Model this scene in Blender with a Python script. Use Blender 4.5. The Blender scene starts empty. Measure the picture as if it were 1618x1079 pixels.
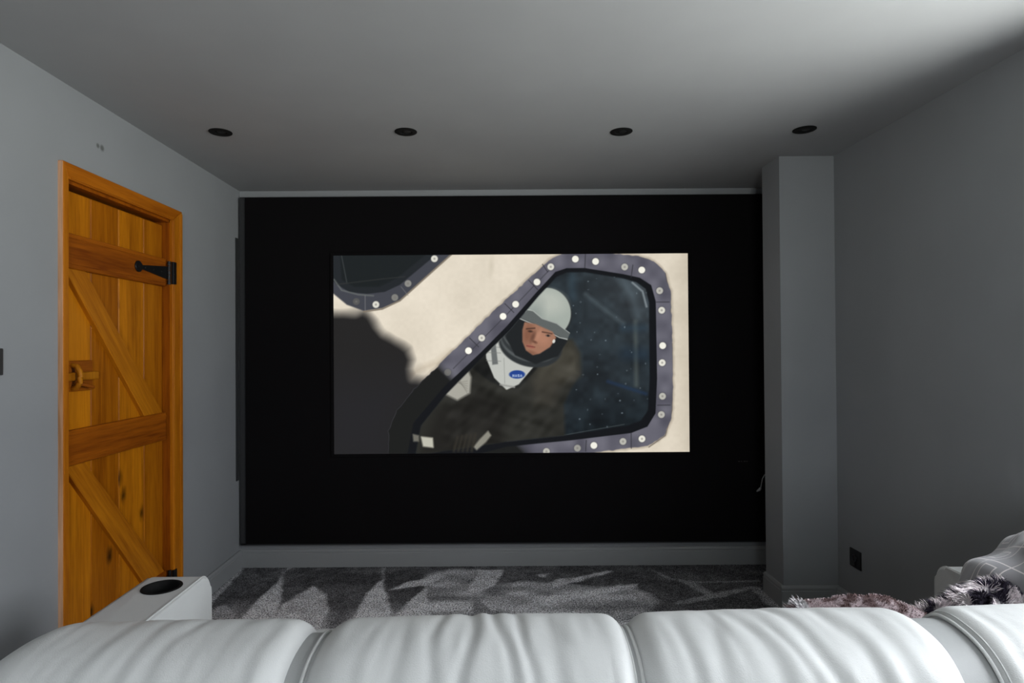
import bpy, bmesh, math, random
import numpy as np
from mathutils import Vector, Matrix, noise

random.seed(7)
C = bpy.context.scene.collection
S = bpy.context.scene
PI = math.pi

# ---------------------------------------------------------------- camera
HC = 1.3837                      # camera height
cam_d = bpy.data.cameras.new('camera')
cam = bpy.data.objects.new('camera', cam_d)
C.objects.link(cam)
cam_d.sensor_width = 36.0
cam_d.lens = 36.0 * 960.0 / 1618.0
cam_d.shift_x = 30.43 / 1618.0
cam_d.shift_y = 2.66 / 1618.0
cam_d.clip_start = 0.02
PITCH, ROLL = 0.0084, 0.0066
cam.matrix_world = (Matrix.Translation((0, 0, HC)) @ Matrix.Rotation(PI / 2 + PITCH, 4, 'X')
                    @ Matrix.Rotation(-ROLL, 4, 'Z'))
S.camera = cam

# ---------------------------------------------------------------- exposure, sky, daylight
S.view_settings.view_transform = 'Standard'
S.view_settings.look = 'None'
S.view_settings.exposure = 0.0
S.view_settings.gamma = 1.0
S.view_settings.use_curve_mapping = False
try:
    S.cycles.use_denoising = True
    S.cycles.max_bounces = 10
    S.cycles.diffuse_bounces = 6
except Exception:
    pass

SKY, GROUND = 19.0, 24.5           # brightness of the overcast sky and of the ground outside
w = bpy.data.worlds.new('overcast_sky')
S.world = w
w.use_nodes = True
nt = w.node_tree
bg = nt.nodes['Background']
tc = nt.nodes.new('ShaderNodeTexCoord')
sp = nt.nodes.new('ShaderNodeSeparateXYZ')
rp = nt.nodes.new('ShaderNodeValToRGB')
mr = nt.nodes.new('ShaderNodeMapRange')
mr.inputs['From Min'].default_value = -1
nt.links.new(tc.outputs['Generated'], sp.inputs[0])
nt.links.new(sp.outputs['Z'], mr.inputs['Value'])
nt.links.new(mr.outputs[0], rp.inputs[0])
rp.color_ramp.elements[0].position = 0.48
rp.color_ramp.elements[0].color = (GROUND * 0.97, GROUND, GROUND * 0.97, 1)
rp.color_ramp.elements[1].position = 0.52
rp.color_ramp.elements[1].color = (SKY * 0.95, SKY * 0.99, SKY * 1.04, 1)
nt.links.new(rp.outputs[0], bg.inputs['Color'])
bg.inputs['Strength'].default_value = 1.0

WIN_R = (0.50, 1.74, 0.98, 2.16)     # window in the right wall: y0, y1, z0, z1
FILL_WIN_B = (-0.45, 0.38, 1.00, 2.15)      # unseen window added behind the camera to even the light: x0, x1, z0, z1
def portal(name, loc, rot, sx, sy):
    d = bpy.data.lights.new(name, 'AREA')
    d.shape = 'RECTANGLE'; d.size = sx; d.size_y = sy
    d.cycles.is_portal = True
    o = bpy.data.objects.new(name, d); o.location = loc; o.rotation_euler = rot
    C.objects.link(o)

# ---------------------------------------------------------------- material helpers
def newmat(name):
    m = bpy.data.materials.new(name); m.use_nodes = True
    return m, m.node_tree, m.node_tree.nodes['Principled BSDF']
def plain(name, col, rough=0.6, metal=0.0, spec=0.5, bump=0.0, bscale=200.0):
    m, t, b = newmat(name)
    b.inputs['Base Color'].default_value = (*col, 1)
    b.inputs['Roughness'].default_value = rough
    b.inputs['Metallic'].default_value = metal
    b.inputs['Specular IOR Level'].default_value = spec
    c = t.nodes.new('ShaderNodeTexCoord')
    n = t.nodes.new('ShaderNodeTexNoise'); n.inputs['Scale'].default_value = bscale
    t.links.new(c.outputs['Object'], n.inputs['Vector'])
    if bump:
        bp = t.nodes.new('ShaderNodeBump'); bp.inputs['Strength'].default_value = bump
        bp.inputs['Distance'].default_value = 0.001
        t.links.new(n.outputs[0], bp.inputs['Height']); t.links.new(bp.outputs[0], b.inputs['Normal'])
    return m
def ramp(t, fac, stops):
    r = t.nodes.new('ShaderNodeValToRGB')
    el = r.color_ramp.elements
    el[0].position, el[0].color = stops[0][0], (*stops[0][1], 1)
    el[1].position, el[1].color = stops[-1][0], (*stops[-1][1], 1)
    for p, c in stops[1:-1]:
        e = el.new(p); e.color = (*c, 1)
    t.links.new(fac, r.inputs[0])
    return r

def paint_mat(name, col, marks=()):
    m, t, b = newmat(name)
    b.inputs['Roughness'].default_value = 0.75
    b.inputs['Specular IOR Level'].default_value = 0.25
    g = t.nodes.new('ShaderNodeNewGeometry')
    n = t.nodes.new('ShaderNodeTexNoise'); n.inputs['Scale'].default_value = 3; n.inputs['Detail'].default_value = 3
    t.links.new(g.outputs['Position'], n.inputs['Vector'])
    r = ramp(t, n.outputs[0], [(0.3, tuple(c * 0.97 for c in col)), (0.7, tuple(c * 1.03 for c in col))])
    out = r.outputs[0]
    for p, rad in marks:                       # small filler marks in the paint
        d = t.nodes.new('ShaderNodeVectorMath'); d.operation = 'DISTANCE'
        t.links.new(g.outputs['Position'], d.inputs[0]); d.inputs[1].default_value = p
        mr2 = t.nodes.new('ShaderNodeMapRange'); mr2.inputs['From Min'].default_value = rad * 0.4
        mr2.inputs['From Max'].default_value = rad
        t.links.new(d.outputs['Value'], mr2.inputs['Value'])
        mx = t.nodes.new('ShaderNodeMixRGB'); mx.inputs[1].default_value = (col[0] * .45, col[1] * .45, col[2] * .42, 1)
        t.links.new(mr2.outputs[0], mx.inputs[0]); t.links.new(out, mx.inputs[2])
        out = mx.outputs[0]
    t.links.new(out, b.inputs['Base Color'])
    f = t.nodes.new('ShaderNodeTexNoise'); f.inputs['Scale'].default_value = 260
    t.links.new(g.outputs['Position'], f.inputs['Vector'])
    bp = t.nodes.new('ShaderNodeBump'); bp.inputs['Strength'].default_value = 0.06; bp.inputs['Distance'].default_value = 0.001
    t.links.new(f.outputs[0], bp.inputs['Height']); t.links.new(bp.outputs[0], b.inputs['Normal'])
    return m

def wood_mat(name, light, dark, axis=(1, 1, 0.06), rot=0.0, seed=0.0, knots=False, rough=0.42):
    """oak: fine grain stretched along the board, broad figure, a few knots"""
    m, t, b = newmat(name)
    c = t.nodes.new('ShaderNodeTexCoord')
    mp0 = t.nodes.new('ShaderNodeMapping'); mp0.inputs['Rotation'].default_value = (rot, 0, 0)
    mp0.inputs['Location'].default_value = (seed, seed * 1.7, seed * 0.6)
    mp = t.nodes.new('ShaderNodeMapping'); mp.inputs['Scale'].default_value = axis
    t.links.new(c.outputs['Object'], mp0.inputs[0]); t.links.new(mp0.outputs[0], mp.inputs[0])
    n1 = t.nodes.new('ShaderNodeTexNoise'); n1.inputs['Scale'].default_value = 14
    n1.inputs['Detail'].default_value = 4; n1.inputs['Distortion'].default_value = 1.2
    n2 = t.nodes.new('ShaderNodeTexNoise'); n2.inputs['Scale'].default_value = 130
    n2.inputs['Detail'].default_value = 3
    t.links.new(mp.outputs[0], n1.inputs['Vector']); t.links.new(mp.outputs[0], n2.inputs['Vector'])
    mx = t.nodes.new('ShaderNodeMath'); mx.operation = 'MULTIPLY_ADD'
    mx.inputs[1].default_value = 0.38
    ad = t.nodes.new('ShaderNodeMath'); ad.operation = 'MULTIPLY'; ad.inputs[1].default_value = 0.65
    t.links.new(n1.outputs[0], ad.inputs[0])
    t.links.new(n2.outputs[0], mx.inputs[0]); t.links.new(ad.outputs[0], mx.inputs[2])
    r = ramp(t, mx.outputs[0], [(0.36, dark), (0.50, tuple((a + d) / 2 for a, d in zip(light, dark))), (0.66, light)])
    out = r.outputs[0]
    if knots:
        mk = t.nodes.new('ShaderNodeMapping'); mk.inputs['Scale'].default_value = (1, 1.6, 0.9)
        t.links.new(mp0.outputs[0], mk.inputs[0])
        v = t.nodes.new('ShaderNodeTexVoronoi'); v.inputs['Scale'].default_value = 4.2
        nn = t.nodes.new('ShaderNodeTexNoise'); nn.inputs['Scale'].default_value = 30
        t.links.new(mk.outputs[0], v.inputs['Vector']); t.links.new(mk.outputs[0], nn.inputs['Vector'])
        s = t.nodes.new('ShaderNodeMath'); s.operation = 'MULTIPLY_ADD'; s.inputs[1].default_value = 0.10
        t.links.new(nn.outputs[0], s.inputs[0]); t.links.new(v.outputs['Distance'], s.inputs[2])
        kr = ramp(t, s.outputs[0], [(0.10, (0.12, 0.12, 0.12)), (0.17, (0.6, 0.6, 0.6)), (0.24, (1, 1, 1))])
        ml = t.nodes.new('ShaderNodeMixRGB'); ml.blend_type = 'MULTIPLY'; ml.inputs[0].default_value = 1
        t.links.new(out, ml.inputs[1]); t.links.new(kr.outputs[0], ml.inputs[2]); out = ml.outputs[0]
    t.links.new(out, b.inputs['Base Color'])
    b.inputs['Roughness'].default_value = rough
    b.inputs['Specular IOR Level'].default_value = 0.12
    bp = t.nodes.new('ShaderNodeBump'); bp.inputs['Strength'].default_value = 0.25; bp.inputs['Distance'].default_value = 0.001
    t.links.new(n2.outputs[0], bp.inputs['Height']); t.links.new(bp.outputs[0], b.inputs['Normal'])
    return m

def leather_mat(name, col):
    m, t, b = newmat(name)
    c = t.nodes.new('ShaderNodeTexCoord')
    v = t.nodes.new('ShaderNodeTexVoronoi'); v.inputs['Scale'].default_value = 420
    n = t.nodes.new('ShaderNodeTexNoise'); n.inputs['Scale'].default_value = 60; n.inputs['Detail'].default_value = 5
    t.links.new(c.outputs['Object'], v.inputs['Vector']); t.links.new(c.outputs['Object'], n.inputs['Vector'])
    a = t.nodes.new('ShaderNodeMath'); a.operation = 'MULTIPLY_ADD'; a.inputs[1].default_value = 0.5
    t.links.new(v.outputs['Distance'], a.inputs[0]); t.links.new(n.outputs[0], a.inputs[2])
    bp = t.nodes.new('ShaderNodeBump'); bp.inputs['Strength'].default_value = 0.35; bp.inputs['Distance'].default_value = 0.0012
    t.links.new(a.outputs[0], bp.inputs['Height']); t.links.new(bp.outputs[0], b.inputs['Normal'])
    b.inputs['Base Color'].default_value = (*col, 1)
    b.inputs['Roughness'].default_value = 0.48
    b.inputs['Specular IOR Level'].default_value = 0.35
    return m

def vcol_mat(name, rough=1.0, emit=False, speck=0.0, spec=0.1):
    m, t, b = newmat(name)
    a = t.nodes.new('ShaderNodeAttribute'); a.attribute_name = 'Col'
    if emit:
        b.inputs['Base Color'].default_value = (0.01, 0.01, 0.01, 1)
        t.links.new(a.outputs['Color'], b.inputs['Emission Color']); b.inputs['Emission Strength'].default_value = 1.0
        b.inputs['Roughness'].default_value = 0.9
        b.inputs['Specular IOR Level'].default_value = 0.0
        return m
    out = a.outputs['Color']
    if speck:
        g = t.nodes.new('ShaderNodeNewGeometry')
        n = t.nodes.new('ShaderNodeTexNoise'); n.inputs['Scale'].default_value = 130; n.inputs['Detail'].default_value = 2
        t.links.new(g.outputs['Position'], n.inputs['Vector'])
        r = ramp(t, n.outputs[0], [(0.34, (1 - speck,) * 3), (0.5, (1, 1, 1)), (0.66, (1 + speck,) * 3)])
        ml = t.nodes.new('ShaderNodeMixRGB'); ml.blend_type = 'MULTIPLY'; ml.inputs[0].default_value = 1
        t.links.new(out, ml.inputs[1]); t.links.new(r.outputs[0], ml.inputs[2]); out = ml.outputs[0]
        bp = t.nodes.new('ShaderNodeBump'); bp.inputs['Strength'].default_value = 0.6; bp.inputs['Distance'].default_value = 0.004
        t.links.new(n.outputs[0], bp.inputs['Height']); t.links.new(bp.outputs[0], b.inputs['Normal'])
    t.links.new(out, b.inputs['Base Color'])
    b.inputs['Roughness'].default_value = rough
    b.inputs['Specular IOR Level'].default_value = spec
    return m

# ---------------------------------------------------------------- mesh helpers (all shapes in world metres)
def box(bm, x0, x1, y0, y1, z0, z1, bev=0.0, seg=2):
    vs = [bm.verts.new((x, y, z)) for x in (x0, x1) for y in (y0, y1) for z in (z0, z1)]
    idx = [(0, 1, 3, 2), (4, 6, 7, 5), (0, 4, 5, 1), (2, 3, 7, 6), (0, 2, 6, 4), (1, 5, 7, 3)]
    fs = [bm.faces.new([vs[i] for i in f]) for f in idx]
    if bev:
        es = list({e for f in fs for e in f.edges})
        bmesh.ops.bevel(bm, geom=es, offset=bev, segments=seg, profile=0.5, affect='EDGES')
    return vs
def prism_x(bm, pts, x0, x1, bev=0.0, seg=2):
    """outline pts (y, z), thickness from x0 to x1"""
    a = [bm.verts.new((x0, y, z)) for y, z in pts]; b = [bm.verts.new((x1, y, z)) for y, z in pts]
    n = len(pts)
    fs = [bm.faces.new(a[::-1]), bm.faces.new(b)]
    fs += [bm.faces.new((a[i], a[(i + 1) % n], b[(i + 1) % n], b[i])) for i in range(n)]
    if bev:
        es = list({e for e in fs[1].edges})
        bmesh.ops.bevel(bm, geom=es, offset=bev, segments=seg, profile=0.5, affect='EDGES')
def tube(bm, pts, r, seg=10, cap=True):
    pts = [Vector(p) for p in pts]; rings = []
    up = Vector((0.123, 0.3, 0.95)).normalized()
    for i, p in enumerate(pts):
        d = (pts[min(i + 1, len(pts) - 1)] - pts[max(i - 1, 0)]).normalized()
        u = d.cross(up)
        if u.length < 1e-3: u = d.cross(Vector((1, 0, 0)))
        u.normalize(); v = d.cross(u)
        rr = r[i] if isinstance(r, (list, tuple)) else r
        rings.append([bm.verts.new(p + (u * math.cos(2 * PI * k / seg) + v * math.sin(2 * PI * k / seg)) * rr) for k in range(seg)])
    for a, b in zip(rings, rings[1:]):
        for k in range(seg):
            bm.faces.new((a[k], a[(k + 1) % seg], b[(k + 1) % seg], b[k]))
    if cap:
        bm.faces.new(rings[0][::-1]); bm.faces.new(rings[-1])
def lathe(bm, c, prof, seg=40, close=False):
    rings = []
    for r, z in prof:
        if r < 1e-6: rings.append([bm.verts.new((c[0], c[1], c[2] + z))] * seg)
        else: rings.append([bm.verts.new((c[0] + r * math.cos(2 * PI * k / seg), c[1] + r * math.sin(2 * PI * k / seg), c[2] + z)) for k in range(seg)])
    for a, b in zip(rings, rings[1:]):
        for k in range(seg):
            q = [a[k], a[(k + 1) % seg], b[(k + 1) % seg], b[k]]
            u = []
            for x in q:
                if x not in u: u.append(x)
            if len(u) > 2: bm.faces.new(u)
def root_loc(o):
    while o is not None and o.parent is not None: o = o.parent
    return o.location.copy() if o is not None else Vector((0, 0, 0))
def obj(name, bm, mat, parent=None, smooth=False, origin=None):
    bmesh.ops.recalc_face_normals(bm, faces=bm.faces)
    off = root_loc(parent) if parent is not None else Vector(origin or (0, 0, 0))
    bmesh.ops.translate(bm, verts=bm.verts, vec=-off)
    me = bpy.data.meshes.new(name); bm.to_mesh(me); bm.free()
    me.materials.append(mat)
    if smooth:
        for p in me.polygons: p.use_smooth = True
        me.set_sharp_from_angle(angle=math.radians(38))
    o = bpy.data.objects.new(name, me); C.objects.link(o)
    if parent is not None: o.parent = parent
    else: o.location = off
    return o
def tag(o, label, cat, group=None, kind=None):
    o['label'] = label; o['category'] = cat
    if group: o['group'] = group
    if kind: o['kind'] = kind
    return o
def empty(name, loc):
    o = bpy.data.objects.new(name, None); o.location = loc; o.empty_display_size = 0.1
    C.objects.link(o); return o
def struct(o):
    o['kind'] = 'structure'; return o
def BM(): return bmesh.new()

# ---------------------------------------------------------------- room
XL, XR, YB, YF, H = -1.616, 1.829, 3.888, -1.55, 2.4
PX, PY0, PY1 = 1.537, 3.240, 3.445            # pier: left face, front, back
wall_m = paint_mat('grey_wall_paint', (0.252, 0.262, 0.272),
                   marks=[((XL, 2.488, 2.226), .013), ((XL, 2.515, 2.225), .017)])
ceil_m = paint_mat('ceiling_paint', (0.32, 0.325, 0.328))
skirt_m = plain('skirting_paint', (0.27, 0.28, 0.285), rough=0.45, spec=0.3)

DY0, DY1, DZ = 2.285, 3.035, 2.035             # door opening in the left wall
bm = BM()
box(bm, XL - .16, XL, YF, DY0, 0, H)
box(bm, XL - .16, XL, DY1, YB + .15, 0, H)
box(bm, XL - .16, XL, DY0, DY1, DZ, H)
struct(obj('wall_left', bm, wall_m))
bm = BM(); box(bm, XL - .60, XL - .50, DY0 - .4, DY1 + .4, 0, H)  # unseen box behind the door, added to stop sky leaking through its gaps
box(bm, XL - .60, XL - .16, DY0 - .45, DY0 - .4, 0, H); box(bm, XL - .60, XL - .16, DY1 + .4, DY1 + .45, 0, H)
box(bm, XL - .60, XL - .16, DY0 - .45, DY1 + .45, H - .05, H + .05); box(bm, XL - .60, XL - .16, DY0 - .45, DY1 + .45, -.06, 0)
struct(obj('door_light_block', bm, wall_m))
y0, y1, z0, z1 = WIN_R
bm = BM()
box(bm, XR, XR + .25, YF, y0, 0, H); box(bm, XR, XR + .25, y1, YB + .15, 0, H)
box(bm, XR, XR + .25, y0, y1, 0, z0); box(bm, XR, XR + .25, y0, y1, z1, H)
struct(obj('wall_right', bm, wall_m))
bm = BM(); box(bm, XL, XR, YB, YB + .15, 0, H); struct(obj('wall_back', bm, wall_m))
x0, x1, bz0, bz1 = FILL_WIN_B
bm = BM()
box(bm, XL - .16, x0, YF - .25, YF, 0, H); box(bm, x1, XR + .25, YF - .25, YF, 0, H)
box(bm, x0, x1, YF - .25, YF, 0, bz0); box(bm, x0, x1, YF - .25, YF, bz1, H)
struct(obj('wall_rear', bm, wall_m))
bm = BM(); box(bm, PX, XR, PY0, PY1, 0, H, bev=0.0); struct(obj('wall_pier', bm, wall_m))
bm = BM(); box(bm, XL - .16, XR + .25, YF - .25, YB + .15, H, H + .12); struct(obj('ceiling', bm, ceil_m))

portal('window_light_portal_right', (XR + .12, (y0 + y1) / 2, (z0 + z1) / 2), (0, PI / 2, 0), z1 - z0, y1 - y0)
portal('fill_light_portal_rear', ((x0 + x1) / 2, YF - .12, (bz0 + bz1) / 2), (PI / 2, 0, 0), x1 - x0, bz1 - bz0)

white_m = plain('white_window_paint', (0.75, 0.75, 0.73), rough=0.4)
glass_m = bpy.data.materials.new('window_glass'); glass_m.use_nodes = True
t = glass_m.node_tree; t.nodes.clear()
o_ = t.nodes.new('ShaderNodeOutputMaterial'); tr = t.nodes.new('ShaderNodeBsdfTransparent'); gl = t.nodes.new('ShaderNodeBsdfGlossy')
gl.inputs['Roughness'].default_value = 0.02; ms = t.nodes.new('ShaderNodeMixShader'); ms.inputs[0].default_value = 0.05
t.links.new(tr.outputs[0], ms.inputs[1]); t.links.new(gl.outputs[0], ms.inputs[2]); t.links.new(ms.outputs[0], o_.inputs[0])
r1 = struct(empty('window_1', (XR + .15, (y0 + y1) / 2, z0)))
bm = BM(); f = .05
for a in ((y0, y0 + f, z0, z1), (y1 - f, y1, z0, z1), (y0, y1, z0, z0 + f), (y0, y1, z1 - f, z1), ((y0 + y1) / 2 - .02, (y0 + y1) / 2 + .02, z0, z1)):
    box(bm, XR + .14, XR + .19, *a)
obj('window_frame', bm, white_m, r1)
bm = BM(); box(bm, XR + .16, XR + .165, y0 + .02, y1 - .02, z0 + .02, z1 - .02); obj('window_pane', bm, glass_m, r1)
r2 = struct(empty('fill_window_rear', ((x0 + x1) / 2, YF - .15, bz0)))  # added rear window, sized for its fill light on sofa and walls
bm = BM()
for a in ((x0, x0 + f, bz0, bz1), (x1 - f, x1, bz0, bz1), (x0, x1, bz0, bz0 + f), (x0, x1, bz1 - f, bz1)):
    box(bm, a[0], a[1], YF - .19, YF - .14, a[2], a[3])
obj('window_frame', bm, white_m, r2)  # frame of the added rear fill window
bm = BM(); box(bm, x0 + .02, x1 - .02, YF - .165, YF - .16, bz0 + .02, bz1 - .02); obj('window_pane', bm, glass_m, r2)  # pane of the added rear fill window

# skirting boards: tall flat board with a stepped moulded top
SK = 0.113
def skirt_profile():
    return [(0, 0), (.018, 0), (.018, SK - .026), (.0145, SK - .023), (.0145, SK - .019), (.017, SK - .017), (.0165, SK - .009), (.009, SK), (0, SK)]
def skirting(name, a, b, nrm):
    """runs from a to b on the floor, nrm points into the room"""
    bm = BM(); pr = skirt_profile(); a = Vector((*a, 0)); b = Vector((*b, 0)); n = Vector((*nrm, 0))
    A = [bm.verts.new(a + n * p + Vector((0, 0, z))) for p, z in pr]
    B = [bm.verts.new(b + n * p + Vector((0, 0, z))) for p, z in pr]
    k = len(pr)
    for i in range(k): bm.faces.new((A[i], A[(i + 1) % k], B[(i + 1) % k], B[i]))
    bm.faces.new(A[::-1]); bm.faces.new(B)
    return struct(obj(name, bm, skirt_m))
skirting('baseboard_back', (XL, YB), (XR, YB), (0, -1))
skirting('baseboard_left', (XL, 3.128), (XL, YB - .018), (1, 0))
skirting('baseboard_left', (XL, YF), (XL, 2.262), (1, 0))
skirting('baseboard_right', (XR, YF), (XR, PY0 - .018), (-1, 0))
skirting('baseboard_rear', (XL + .018, YF), (XR - .018, YF), (0, 1))
skirting('baseboard_pier_front', (PX - .018, PY0), (XR - .0, PY0), (0, -1))
skirting('baseboard_pier_side', (PX, PY0), (PX, PY1), (-1, 0))

# ---------------------------------------------------------------- carpet: dark pile with brushed light patches
CARPET = {
'A': [(-1.293, 3.717), (-1.189, 3.396), (-1.118, 3.083), (-1.292, 3.03), (-1.315, 3.306), (-1.299, 3.513)],
'A2': [(-1.293, 3.717), (-1.302, 3.811), (-1.284, 3.866), (-1.305, 3.866), (-1.314, 3.812), (-1.297, 3.706)],
'B': [(-1.059, 3.565), (-0.99, 3.489), (-0.934, 3.392), (-0.887, 3.259), (-0.864, 3.02), (-1.121, 3.02), (-1.152, 3.32)],
'D': [(-0.676, 3.655), (-0.613, 3.447), (-0.544, 3.207), (-0.503, 3.04), (-0.747, 3.043), (-0.721, 3.21), (-0.72, 3.346), (-0.724, 3.467)],
'D2': [(-0.676, 3.655), (-0.708, 3.855), (-0.692, 3.855), (-0.664, 3.655)],
'E': [(-0.394, 3.544), (-0.365, 3.34), (-0.324, 3.072), (-0.531, 3.075), (-0.507, 3.207), (-0.466, 3.342)],
'F': [(-0.6, 3.501), (-0.528, 3.604), (-0.423, 3.671), (-0.316, 3.762), (-0.292, 3.699), (-0.375, 3.572), (-0.517, 3.527)],
'G': [(-0.099, 3.811), (0.06, 3.808), (0.003, 3.566), (-0.121, 3.422), (-0.15, 3.512), (-0.118, 3.655)],
'H': [(-0.41, 3.763), (-0.242, 3.825), (-0.099, 3.811), (-0.115, 3.558), (-0.128, 3.404), (-0.365, 3.34), (-0.394, 3.544)],
'I': [(-0.509, 3.04), (-0.506, 3.222), (-0.365, 3.34), (-0.129, 3.44), (0.003, 3.566), (0.184, 3.621), (0.345, 3.579), (0.58, 3.518), (0.807, 3.552), (0.90, 3.319), (0.80, 3.2), (0.685, 3.022)],
'J': [(0.731, 3.786), (0.739, 3.764), (0.442, 3.577), (0.34, 3.522), (0.332, 3.598)],
'K': [(0.828, 3.561), (0.817, 3.514), (0.412, 3.345), (0.277, 3.305), (0.283, 3.381)],
'T': [(-0.114, 3.404), (-0.028, 3.238), (0.027, 3.102), (-0.117, 3.104)],
'L1': [(0.981, 3.792), (1.054, 3.665), (1.164, 3.594), (1.237, 3.435), (1.238, 3.391), (1.183, 3.383), (1.095, 3.624), (1.021, 3.656)],
'L2': [(1.167, 3.604), (1.572, 3.606), (1.564, 3.587), (1.158, 3.575)],
'L3': [(1.233, 3.426), (1.495, 3.522), (1.523, 3.502), (1.525, 3.254), (1.49, 3.215), (1.462, 3.271), (1.465, 3.476), (1.256, 3.373), (0.976, 3.27), (0.976, 3.303)],
'W': [(-1.60, 3.537), (-1.60, 3.872), (-1.579, 3.849), (-1.566, 3.583), (-1.535, 3.277), (-1.60, 3.2)],
'S1': [(0.353, 3.618), (0.395, 3.657), (0.453, 3.666), (0.4, 3.607)],
'S2': [(0.302, 3.678), (0.267, 3.72), (0.338, 3.739)],
'P': [(-1.501, 3.277), (-1.468, 3.317), (-1.388, 3.236), (-1.286, 3.086), (-1.447, 3.088)],
}
def sd_poly(P, X, Y):
    """signed distance to a polygon, negative inside"""
    P = np.asarray(P, float); d = np.full(X.shape, 1e9); s = np.ones(X.shape)
    n = len(P)
    for i in range(n):
        a, b = P[i], P[i - 1]
        ex, ey = b[0] - a[0], b[1] - a[1]
        wx, wy = X - a[0], Y - a[1]
        h = np.clip((wx * ex + wy * ey) / (ex * ex + ey * ey + 1e-12), 0, 1)
        d = np.minimum(d, (wx - ex * h) ** 2 + (wy - ey * h) ** 2)
        c1 = Y >= a[1]; c2 = Y < b[1]; c3 = ex * wy > ey * wx
        flip = (c1 & c2 & c3) | (~c1 & ~c2 & ~c3)
        s = np.where(flip, -s, s)
    return s * np.sqrt(d)
def smask(sd, soft): return np.clip(0.5 - sd / (2 * soft), 0, 1)
def vnoise(X, Y, sc, seed=0):
    """smooth value noise"""
    rs = np.random.RandomState(seed); T = rs.rand(256, 256)
    x, y = X * sc, Y * sc
    xi, yi = np.floor(x).astype(int), np.floor(y).astype(int)
    fx, fy = x - xi, y - yi
    fx = fx * fx * (3 - 2 * fx); fy = fy * fy * (3 - 2 * fy)
    g = lambda i, j: T[(xi + i) % 256, (yi + j) % 256]
    return (g(0, 0) * (1 - fx) + g(1, 0) * fx) * (1 - fy) + (g(0, 1) * (1 - fx) + g(1, 1) * fx) * fy
def grid_mesh(name, P, col, mat):
    """P: (ny, nx, 3) points, col (ny, nx, 3) linear colours"""
    ny, nx = P.shape[:2]
    me = bpy.data.meshes.new(name)
    me.vertices.add(nx * ny); me.vertices.foreach_set('co', P.reshape(-1).astype(np.float32))
    I = np.arange(nx * ny).reshape(ny, nx)
    q = np.stack([I[:-1, :-1], I[:-1, 1:], I[1:, 1:], I[1:, :-1]], -1).reshape(-1, 4)
    nf = len(q)
    me.loops.add(nf * 4); me.loops.foreach_set('vertex_index', q.reshape(-1).astype(np.int32))
    me.polygons.add(nf); me.polygons.foreach_set('loop_start', (np.arange(nf) * 4).astype(np.int32))
    me.update(calc_edges=True)
    a = me.color_attributes.new('Col', 'FLOAT_COLOR', 'POINT')
    cc = np.ones((nx * ny, 4), np.float32); cc[:, :3] = col.reshape(-1, 3)
    a.data.foreach_set('color', cc.reshape(-1))
    me.materials.append(mat)
    o = bpy.data.objects.new(name, me); C.objects.link(o)
    return o

gx = np.linspace(XL - .1, XR + .2, 430)
gy = np.concatenate([np.linspace(YF - .2, 2.4, 60), np.linspace(2.41, YB + .1, 330)])
X, Y = np.meshgrid(gx, gy)
wob = (vnoise(X, Y, 18, 1) - .5) * .014 + (vnoise(X, Y, 90, 2) - .5) * .012
wob2 = (vnoise(X, Y, 18, 3) - .5) * .02
Xw, Yw = X + wob, Y + wob2
def cm(k, s=.012): return smask(sd_poly(CARPET[k], Xw, Yw), s)
lvl = 0.05 + .20 * (vnoise(X, Y, 6, 4) * .5 + vnoise(X, Y, 19, 5) * .5 - .35).clip(0, 1)
near = np.clip((3.45 - Y) / .5, 0, 1) * np.clip((1.0 - X) / .5, 0, 1)      # trodden pile nearer the sofa
lvl = np.maximum(lvl, near * (.20 + .75 * vnoise(X, Y, 10, 6)))
for k, v in (('H', .55), ('I', .62), ('A', .95), ('A2', .6), ('B', .80), ('D', .92), ('D2', .5), ('E', .85), ('F', .9), ('G', .85),
             ('J', .85), ('K', 1.0), ('L1', .36), ('L2', .3), ('L3', .36), ('W', .55), ('S1', .9), ('S2', .8), ('P', .5)):
    mk = cm(k, .025 if k in ('H', 'I') else .010)
    tex = .72 + .45 * vnoise(X, Y, 22, 8)
    if k in ('H', 'I'): tex = .35 + 1.1 * vnoise(X * 1.0, Y * 2.2, 7, 9)
    lvl = lvl * (1 - mk) + mk * np.maximum(lvl, v * tex)
mk = cm('T', .006); lvl = lvl * (1 - mk) + mk * .3
lvl = lvl + (vnoise(X, Y, 80, 13) - .5) * (.10 + .35 * lvl)
lvl = np.clip(lvl, 0, 1)[..., None]
ccol = np.array([0.050, 0.050, 0.054]) * (1 - lvl) + np.array([0.84, 0.84, 0.87]) * lvl
Zf = (vnoise(X, Y, 60, 11) - .5) * .003
struct(grid_mesh('floor', np.stack([X, Y, Zf], -1), ccol, vcol_mat('brushed_grey_carpet', speck=0.9)))

# ---------------------------------------------------------------- door
oakL, oakD = (0.60, 0.215, 0.010), (0.32, 0.085, 0.004)
oak2L, oak2D = (0.32, 0.085, 0.004), (0.15, 0.032, 0.002)
door = struct(empty('door_1', (XL - .03, (DY0 + DY1) / 2, 0)))
door['label'] = 'orange oak ledged and braced plank door in the left wall'; door['category'] = 'door'
PXF = -1.645        # face of the planks
LF = -1.622         # face of ledges and braces
seams = [DY0, 2.495, 2.682, 2.870, DY1]
tints = [((.52, .178, .005), (.27, .078, .002)), ((.38, .120, .003), (.20, .050, .001)), ((.52, .178, .005), (.25, .072, .002)), ((.42, .140, .004), (.23, .062, .002))]
seams = [2.295, 2.487, 2.672, 2.864, 3.026]
panel = None
for i in range(4):
    bm = BM()
    box(bm, PXF - .022, PXF, seams[i] + .001, seams[i + 1] - .001, 0.008, 2.008, bev=0.0035, seg=1)
    p = obj('door_plank', bm, wood_mat('oak_plank_%d' % i, tints[i][0], tints[i][1], seed=i * 3.3, knots=(i in (2, 3, 1))), door)
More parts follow.
